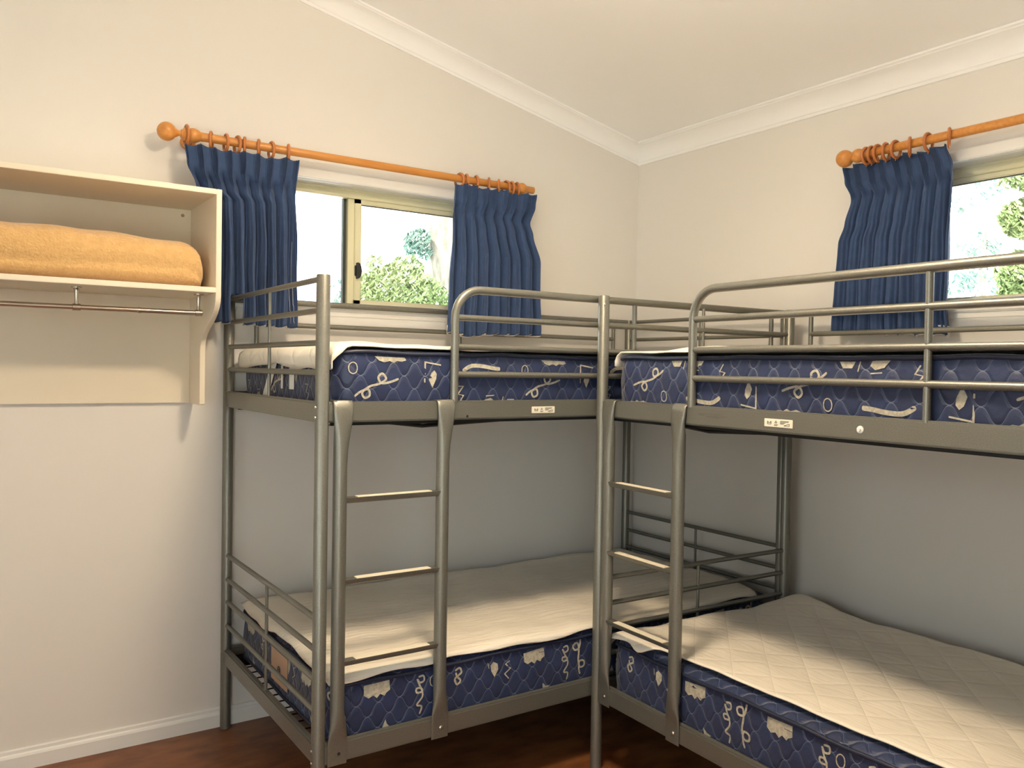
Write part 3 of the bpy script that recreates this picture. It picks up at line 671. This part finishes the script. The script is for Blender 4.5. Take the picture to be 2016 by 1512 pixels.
# ------------------------------------------------------------------ curtain rods, rings, curtains
# local frame: a along wall, d distance from wall into the room, z
def fA(a, d, z): return Vector((a, YW-d, z))
def fB(a, d, z): return Vector((XW-d, a, z))
def rod_thing(label, f, a0, a1, z, balls, finial_at, fin_dir, brackets):
    root = thing('curtain_rod', label, 'curtain rod', f((a0+a1)/2, .09, z), 0, 'wooden curtain rods'); L = Vector(root.location)
    ax = (f(1, 0, 0)-f(0, 0, 0))
    b = MB(); b.lathe([(0, .0142), (.002, .0155), (abs(a1-a0)-.002, .0155), (abs(a1-a0), .0142)], ax, f(min(a0, a1), .09, z)-L, 24); b.build('pole', WOOD, root)
    s = fin_dir; F = f(finial_at, .09, z)-L      # ball centre
    pr = [(-.032, .001)]+[(.032*sin(t_), .032*cos(t_)) for t_ in [(-80+i*10)*pi/180 for i in range(15)]]+[(.034, .0125), (.040, .0095), (.046, .0105), (.052, .017), (.056, .0225), (.060, .0235), (.064, .021), (.067, .0165), (.072, .0155)]
    b = MB(); b.lathe(pr, ax*(-s), F, 32); b.build('finial', WOOD, root, smooth=50)
    for bx in brackets:
        b = MB(); P = f(bx, .09, z)-L
        b.lathe([(-.024+.048*i/12, .0155+.010*sin(pi*i/12)) for i in range(13)], ax, P, 28)
        b.lathe([(0, .026), (.008, .026), (.012, .020), (.016, .012), (.070, .011), (.078, .014)], -(f(0, 1, 0)-f(0, 2, 0))*-1 if False else (f(0, 1, 0)-f(0, 0, 0)), f(bx, .0, z-.006)-L, 20)
        b.build('bracket', WOOD, root, smooth=50)
    return root
rod_thing('honey pine curtain rod with a round finial above the back window', fA, -.185, 1.309, 2.137, None, -.231, -1, (-.143, 1.245))
rod_thing('honey pine curtain rod with a round finial above the right window', fB, -.315, -1.75, 2.145, None, -.262, 1, (-.318, -1.62))

def ring_mesh():
    b = MB(); n = 32; b.tube([(0, .0288*cos(2*pi*i/n), .0288*sin(2*pi*i/n)) for i in range(n)], .0054, 10, closed=True)
    b.lathe([(0, .0018), (.006, .0016)], (0, 0, -1), (0, 0, -.033), 8)
    return b
ring0 = None
ORD = ['first', 'second', 'third', 'fourth', 'fifth', 'sixth', 'seventh', 'eighth']
def rings(f, spots, z, where, group, base_rot):
    global ring0
    for k, (a, yw) in enumerate(spots):
        if ring0 is None:
            ring0 = ring_mesh().build('curtain_ring', WOODR, None, smooth=60); o = ring0
        else: o = ring0.copy(); C.objects.link(o)
        o.location = f(a, .09, z-.0078); o.rotation_euler = (0, 0, base_rot+yw)
        tag(o, '%s reddish wooden curtain ring from the left, %s' % (ORD[k], where), 'curtain ring', group)
rings(fA, [(-.165, .0), (-.083, -.35), (-.032, .0), (.008, .12), (.034, -.3), (.085, -.35), (.131, .05), (.195, -.25)], 2.137, 'above the curtain beside the shelf', 'rings of the curtain beside the shelf', 0)
ring_first = ring0
rings(fA, [(.93, .15), (.962, -.25), (1.01, -.2), (1.075, -.5), (1.125, -.55), (1.163, .05), (1.19, -.1), (1.218, -.15)], 2.137, 'above the right-hand curtain of the back window', 'rings of the right-hand curtain of the back window', 0)
rings(fB, [(-.352, 0), (-.372, .1), (-.397, 0), (-.428, .15), (-.465, 0), (-.517, .5), (-.583, .05), (-.655, .5)], 2.145, 'above the curtain of the right window', 'rings of the right window curtain', pi/2)
# collar ring sits on the bracket ball: a little bigger
ring0.scale = (1, 1.18, 1.18); ring0.location = fA(-.167, .09, 2.132)

def interp(tab, z):
    if z >= tab[0][0]: return tab[0][1]
    for (z0, v0), (z1, v1) in zip(tab, tab[1:]):
        if z >= z1:
            k = (z0-z)/(z0-z1); k = k*k*(3-2*k); return v0+(v1-v0)*k
    return tab[-1][1]
def curtain(label, f, left, right, ztop, zbot, npl, dist, amp, seed, group=None, slit=None, dmin=.02, stitch=False):
    r_ = random.Random(seed); nx_, nz_ = npl*26, 70; vs = []; ok = []
    jit = [r_.uniform(-.16, .16) for _ in range(npl+1)]; am = [r_.uniform(.65, 1.15) for _ in range(npl+1)]; ph2 = [r_.uniform(0, 6.28) for _ in range(npl+1)]
    root = thing('curtain', label, 'curtain', f((left[0][1]+right[0][1])/2, dist, zbot(.5)), 0, group); L = Vector(root.location)
    zp = ztop-.105       # pinch height
    for j in range(nz_+1):
        tj = j/nz_
        for i in range(nx_+1):
            a = i/nx_; q = a*npl; k = int(min(q, npl-1e-6)); fr = q-k
            zt = ztop+.002*sin(q*2*pi+.7)+.004*sin(q*2.1+seed)
            zb = zbot(a)+.004*sin(q*2*pi)
            z = zt+(zb-zt)*tj
            lo, hi = interp(left, z), interp(right, z)
            # pinch factor: 1 at the pinch, 0 elsewhere
            below = max(0, (zp-z)/(zp-zbot(.5))); above = max(0, (z-zp)/.105)
            pin = math.exp(-((z-zp)/.022)**2)
            wvar = (1-abs(2*fr-1))
            kk = k+1 if fr > .5 else k
            J = jit[k]*(1-fr)+jit[min(k+1, npl)]*fr
            aa = (q+J*.5*min(1, below*2+.3))/npl
            A = (am[k]*(1-fr)+am[min(k+1, npl)]*fr)*amp
            th = 2*pi*q
            fold = cos(th)
            prof_ = 2*max(0, (1+fold)/2)**.42-1.15
            if above > 0:   # heading: groups of three small pleats around each fold crest
                c = math.exp(-(((fr+.5) % 1-.5)/.17)**2)
                depth = .004+.014*c+.008*c*cos(((fr+.5)%1-.5)*2*pi*8.5)+.004*sin(th*.5+seed)
                depth *= 1
                A0 = depth
            else: A0 = 0
            body = A*(.35+.65*min(1, below*2.6))*prof_+.22*A*sin(2*th+ph2[0])*min(1, below*2)+.10*A*sin(5.3*th+ph2[k])*min(1, below*3)
            t2 = min(1, above*3); d = body*(1-t2)+(A0*1.1)*t2
            d += .010*pin*math.exp(-(((fr+.5) % 1-.5)/.10)**2)-.008*pin*(1-math.exp(-(((fr+.5) % 1-.5)/.16)**2))
            # folds lean over sideways: overlap
            sh = (.42/npl)*sin(2*pi*q+.5*ph2[k])*.22*min(1, below*2)*0+(.07/npl)*sin(2*pi*q)*min(1, below*2)
            edgef = min(1, min(a, 1-a)*npl*2)
            s = lo+(hi-lo)*(aa+sh*edgef)
            pinx = ((fr+.5) % 1-.5); s -= (hi-lo)/npl*pinx*.45*pin*math.exp(-(pinx/.22)**2)
            s += .0025*sin(z*21+q*1.7)*below
            dd = max(dist+d, dmin)
            vs.append(f(s, dd, z)-L); ok.append((s, z))
    fs = []
    W = nx_+1
    for j in range(nz_):
        for i in range(nx_):
            ids = (j*W+i, j*W+i+1, (j+1)*W+i+1, (j+1)*W+i)
            if slit and all(slit[0] < ok[v][0] < slit[1] and ok[v][1] < slit[2] for v in ids): continue
            fs.append(ids)
    o = link_mesh('fabric', vs, fs, NAVY, root, 80, recalc=False)
    md = o.modifiers.new('thickness', 'SOLIDIFY'); md.thickness = .0018; md.offset = 0
    # lining hem peeping out below
    hb = []; hf = []
    for i in range(nx_+1):
        v = Vector(vs[nz_*W+i]); inn = (f(0, 0, 0)-f(0, 1, 0)).normalized()*.004
        hb += [v+inn+Vector((0, 0, .03)), v+inn+Vector((0, 0, -.0032-.0018*sin(i*.11+seed)))]
    for i in range(nx_):
        if slit and slit[0] < ok[nz_*W+i][0] < slit[1]: continue
        hf.append((2*i, 2*i+1, 2*i+3, 2*i+2))
    h = link_mesh('hem_lining', hb, hf, HEM, root, 80, recalc=False); md = h.modifiers.new('thickness', 'SOLIDIFY'); md.thickness = .001
    if stitch:
        for off in (.016, .030):
            pts = []
            for j in range(34, nz_-1):
                i = int(nx_*(1-off*(1+.9*sin(j/nz_*pi))/.05*.055)); v = Vector(vs[j*W+min(i, nx_)]); inn = (f(0, 1, 0)-f(0, 0, 0)).normalized()*.0022; pts.append(v+inn)
            sb = MB(); sb.tube(pts, .0006, 5); sb.build('white_stitching', HEM, root, smooth=60)
    return root
curtain('navy blue pinch pleated curtain squeezed beside the wall shelf, left of the back window', fA,
        [(2.10, -.180), (2.04, -.172), (1.955, -.140), (1.925, -.108), (1.80, -.104), (1.48, -.104)], [(2.10, .222), (2.0, .212), (1.8, .214), (1.48, .217)],
        2.098, lambda a: 1.492-.010*a, 8, .106, .037, 5, 'navy curtains of the back window', slit=(-.022, .022, 1.59), stitch=True, dmin=.055)
curtain('navy blue pinch pleated curtain on the right side of the back window', fA,
        [(2.11, .892), (1.95, .884), (1.7, .872), (1.48, .862)], [(2.11, 1.302), (2.06, 1.295), (1.985, 1.272), (1.93, 1.290), (1.81, 1.322), (1.48, 1.330)],
        2.109, lambda a: 1.487+.006*a-.012*math.exp(-((a-.25)/.12)**2), 8, .105, .036, 11, 'navy curtains of the back window', dmin=.055)
curtain('bright navy pinch pleated curtain at the right window above the upper bunk', fB,
        [(2.125, -.250), (2.06, -.262), (2.0, -.284), (1.9, -.262), (1.83, -.242), (1.65, -.230), (1.48, -.221)], [(2.12, -.640), (2.05, -.664), (1.78, -.666), (1.6, -.664), (1.48, -.674)],
        2.116, lambda a: 1.496-.018*a, 8, .064, .034, 23, None)

# ------------------------------------------------------------------ ceiling lamp (above the frame)
lx, ly = .15, -.72; lz = zc(lx)
lamp = thing('ceiling_light', 'flattened opal glass lamp hanging from the ceiling before the beds', 'ceiling light', (lx, ly, lz))
b = MB(); b.lathe([(.012, .06), (-.012, .06), (-.02, .045), (-.03, .012), (-.30, .011), (-.305, .03), (-.315, .03)], (0, 0, 1), (0, 0, 0), 32); b.build('stem', TRIM, lamp)
b = MB(); b.lathe([(-.36-.022*sin(a), .14*cos(a)) for a in [(-80+i*10)*pi/180 for i in range(17)]], (0, 0, 1), (0, 0, 0), 32)
b.build('diffuser', emit_mat('lamp_diffuser_glow', LAMP_COLOR, LAMP_STRENGTH), lamp)

# ------------------------------------------------------------------ outside
b = MB(); b.box(-40, 60, 1.3, 70, -.9, -.6); b.box(2.3, 60, -40, 1.3, -.9, -.6); b.box(-40, -2.7, -40, 1.3, -.9, -.6); b.box(-2.7, 2.3, -40, -3.4, -.9, -.6); struct(b.build('ground', BOUNCE_GROUND, smooth=0))
def leaves(b, c, rad, n, size, seed, mi=0, squash=.8):
    r = random.Random(seed)
    for _ in range(n):
        while True:
            p = Vector((r.uniform(-1, 1), r.uniform(-1, 1), r.uniform(-1, 1)))
            if p.length < 1: break
        p = p.normalized()*(p.length**.5); p = Vector((p.x*rad, p.y*rad, p.z*rad*squash))+Vector(c)
        q = Vector((r.gauss(0, 1), r.gauss(0, 1), r.gauss(0, 1))).normalized(); t_ = q.orthogonal().normalized(); s_ = q.cross(t_)
        L_, w_ = size*r.uniform(.6, 1.3), size*.32*r.uniform(.7, 1.2)
        b.add([p-t_*L_, p-s_*w_+q*w_*.3, p+t_*L_, p+s_*w_+q*w_*.3], [(0, 1, 2, 3)], mi)
def ray(px, py, dist):
    d = _f*FPX+_r2*(px-1008)-_u2*(py-756); d.normalize(); return Vector(CAM)+d*dist
def tree(label, base_px, dist, trunk, blobs, leafm, lsize, cat='tree', name='tree', seed=1, group=None):
    base = ray(*base_px, dist); base.z = -.6
    root = thing(name, label, cat, base, 0, group)
    if trunk:
        b = MB(); pts = [Vector((0, 0, 0))]; rs = [trunk[0]*1.25]
        for (px, py, r) in trunk[1:]: pts.append(ray(px, py, dist)-base); rs.append(r)
        b.tube(pts, rs, 20); 
        for (p0, p1, r) in [] : pass
        b.build('trunk', BARK, root, smooth=60)
    b = MB()
    for k, (px, py, dd, rad, n) in enumerate(blobs): leaves(b, ray(px, py, dd)-base, rad, n, lsize, seed*50+k)
    link_mesh('foliage', b.v, b.f, leafm, root, 0, recalc=False)
    return root
tree('tall tree with thick pale bark trunk and blue green sprig seen through the back window', (872, 640), 11.5,
     [.20, (876, 600, .19), (872, 500, .185), (866, 400, .18), (850, 100, .15), (830, -200, .1)],
     [(822, 470, 11.3, .17, 260), (812, 490, 11.3, .12, 110), (838, 500, 11.4, .10, 60), (860, -150, 12, 1.3, 900)], LEAF1, .055, seed=1)
tree('sunlit yellow green bushy tree seen low through the back window', (790, 640), 9.5, [.06, (790, 700, .05), (790, 600, .04)],
     [(790, 575, 9.5, .42, 1500), (745, 570, 9.4, .30, 800), (835, 590, 9.7, .30, 800), (800, 530, 9.6, .2, 220), (720, 560, 9.3, .13, 100), (735, 515, 9.5, .10, 40), (790, 720, 9.5, .7, 1200), (790, 900, 9.5, .8, 1200)], LEAF2, .045, seed=2)
tree('sparse blue green sapling low behind the left pane of the back window', (670, 640), 12, [.03, (672, 700, .02), (672, 600, .008)],
     [(672, 590, 12, .12, 60), (683, 575, 12, .10, 30), (664, 560, 12, .08, 14), (672, 700, 12, .4, 300)], LEAF1, .05, seed=3)
tree('leafy green tree at the right edge of the right window', (2040, 640), 8.0,
     [.12, (2075, 500, .11), (2080, 200, .09)],
     [(2020, 430, 7.8, .19, 900), (2025, 540, 7.9, .24, 1100), (2005, 575, 8.0, .14, 420), (2040, 340, 7.8, .2, 500), (1990, 350, 8, .10, 60)], LEAF2, .045, seed=4)
tree('sparse pale tree behind the right window glass left of the leafy tree', (1930, 640), 13, 
     [.05, (1935, 560, .04), (1940, 420, .03)],
     [(1915, 480, 13, .2, 60), (1960, 485, 13, .12, 30), (1895, 400, 13, .16, 34), (1945, 370, 13, .2, 50), (1930, 560, 13, .3, 130), (1890, 560, 13, .2, 60)], LEAF1, .06, seed=5)

# portals help the sky light find the windows
for nm, loc, rot, sx, sy in (('window_portal', (W1[0]/2+W1[1]/2, YW+.15, (W1[2]+W1[3])/2), (radians(-90), 0, 0), 1.13, .5), ('window_portal', (XW+.15, (W2[0]+W2[1])/2, (W2[2]+W2[3])/2), (radians(90), 0, radians(90)), 1.13, .5), ('added_door_portal', ((DX0+DX1)/2, YF-.16, DZ/2), (radians(90), 0, 0), 1.1, 2.05), ('side_portal', (XL-.16, (W3[0]+W3[1])/2, (W3[2]+W3[3])/2), (radians(90), 0, radians(-90)), 1.8, 1.2)):
    ld = bpy.data.lights.new(nm, 'AREA'); ld.shape = 'RECTANGLE'; ld.size = sx; ld.size_y = sy; ld.cycles.is_portal = True
    lo = bpy.data.objects.new(nm, ld); C.objects.link(lo); lo.location = loc; lo.rotation_euler = rot
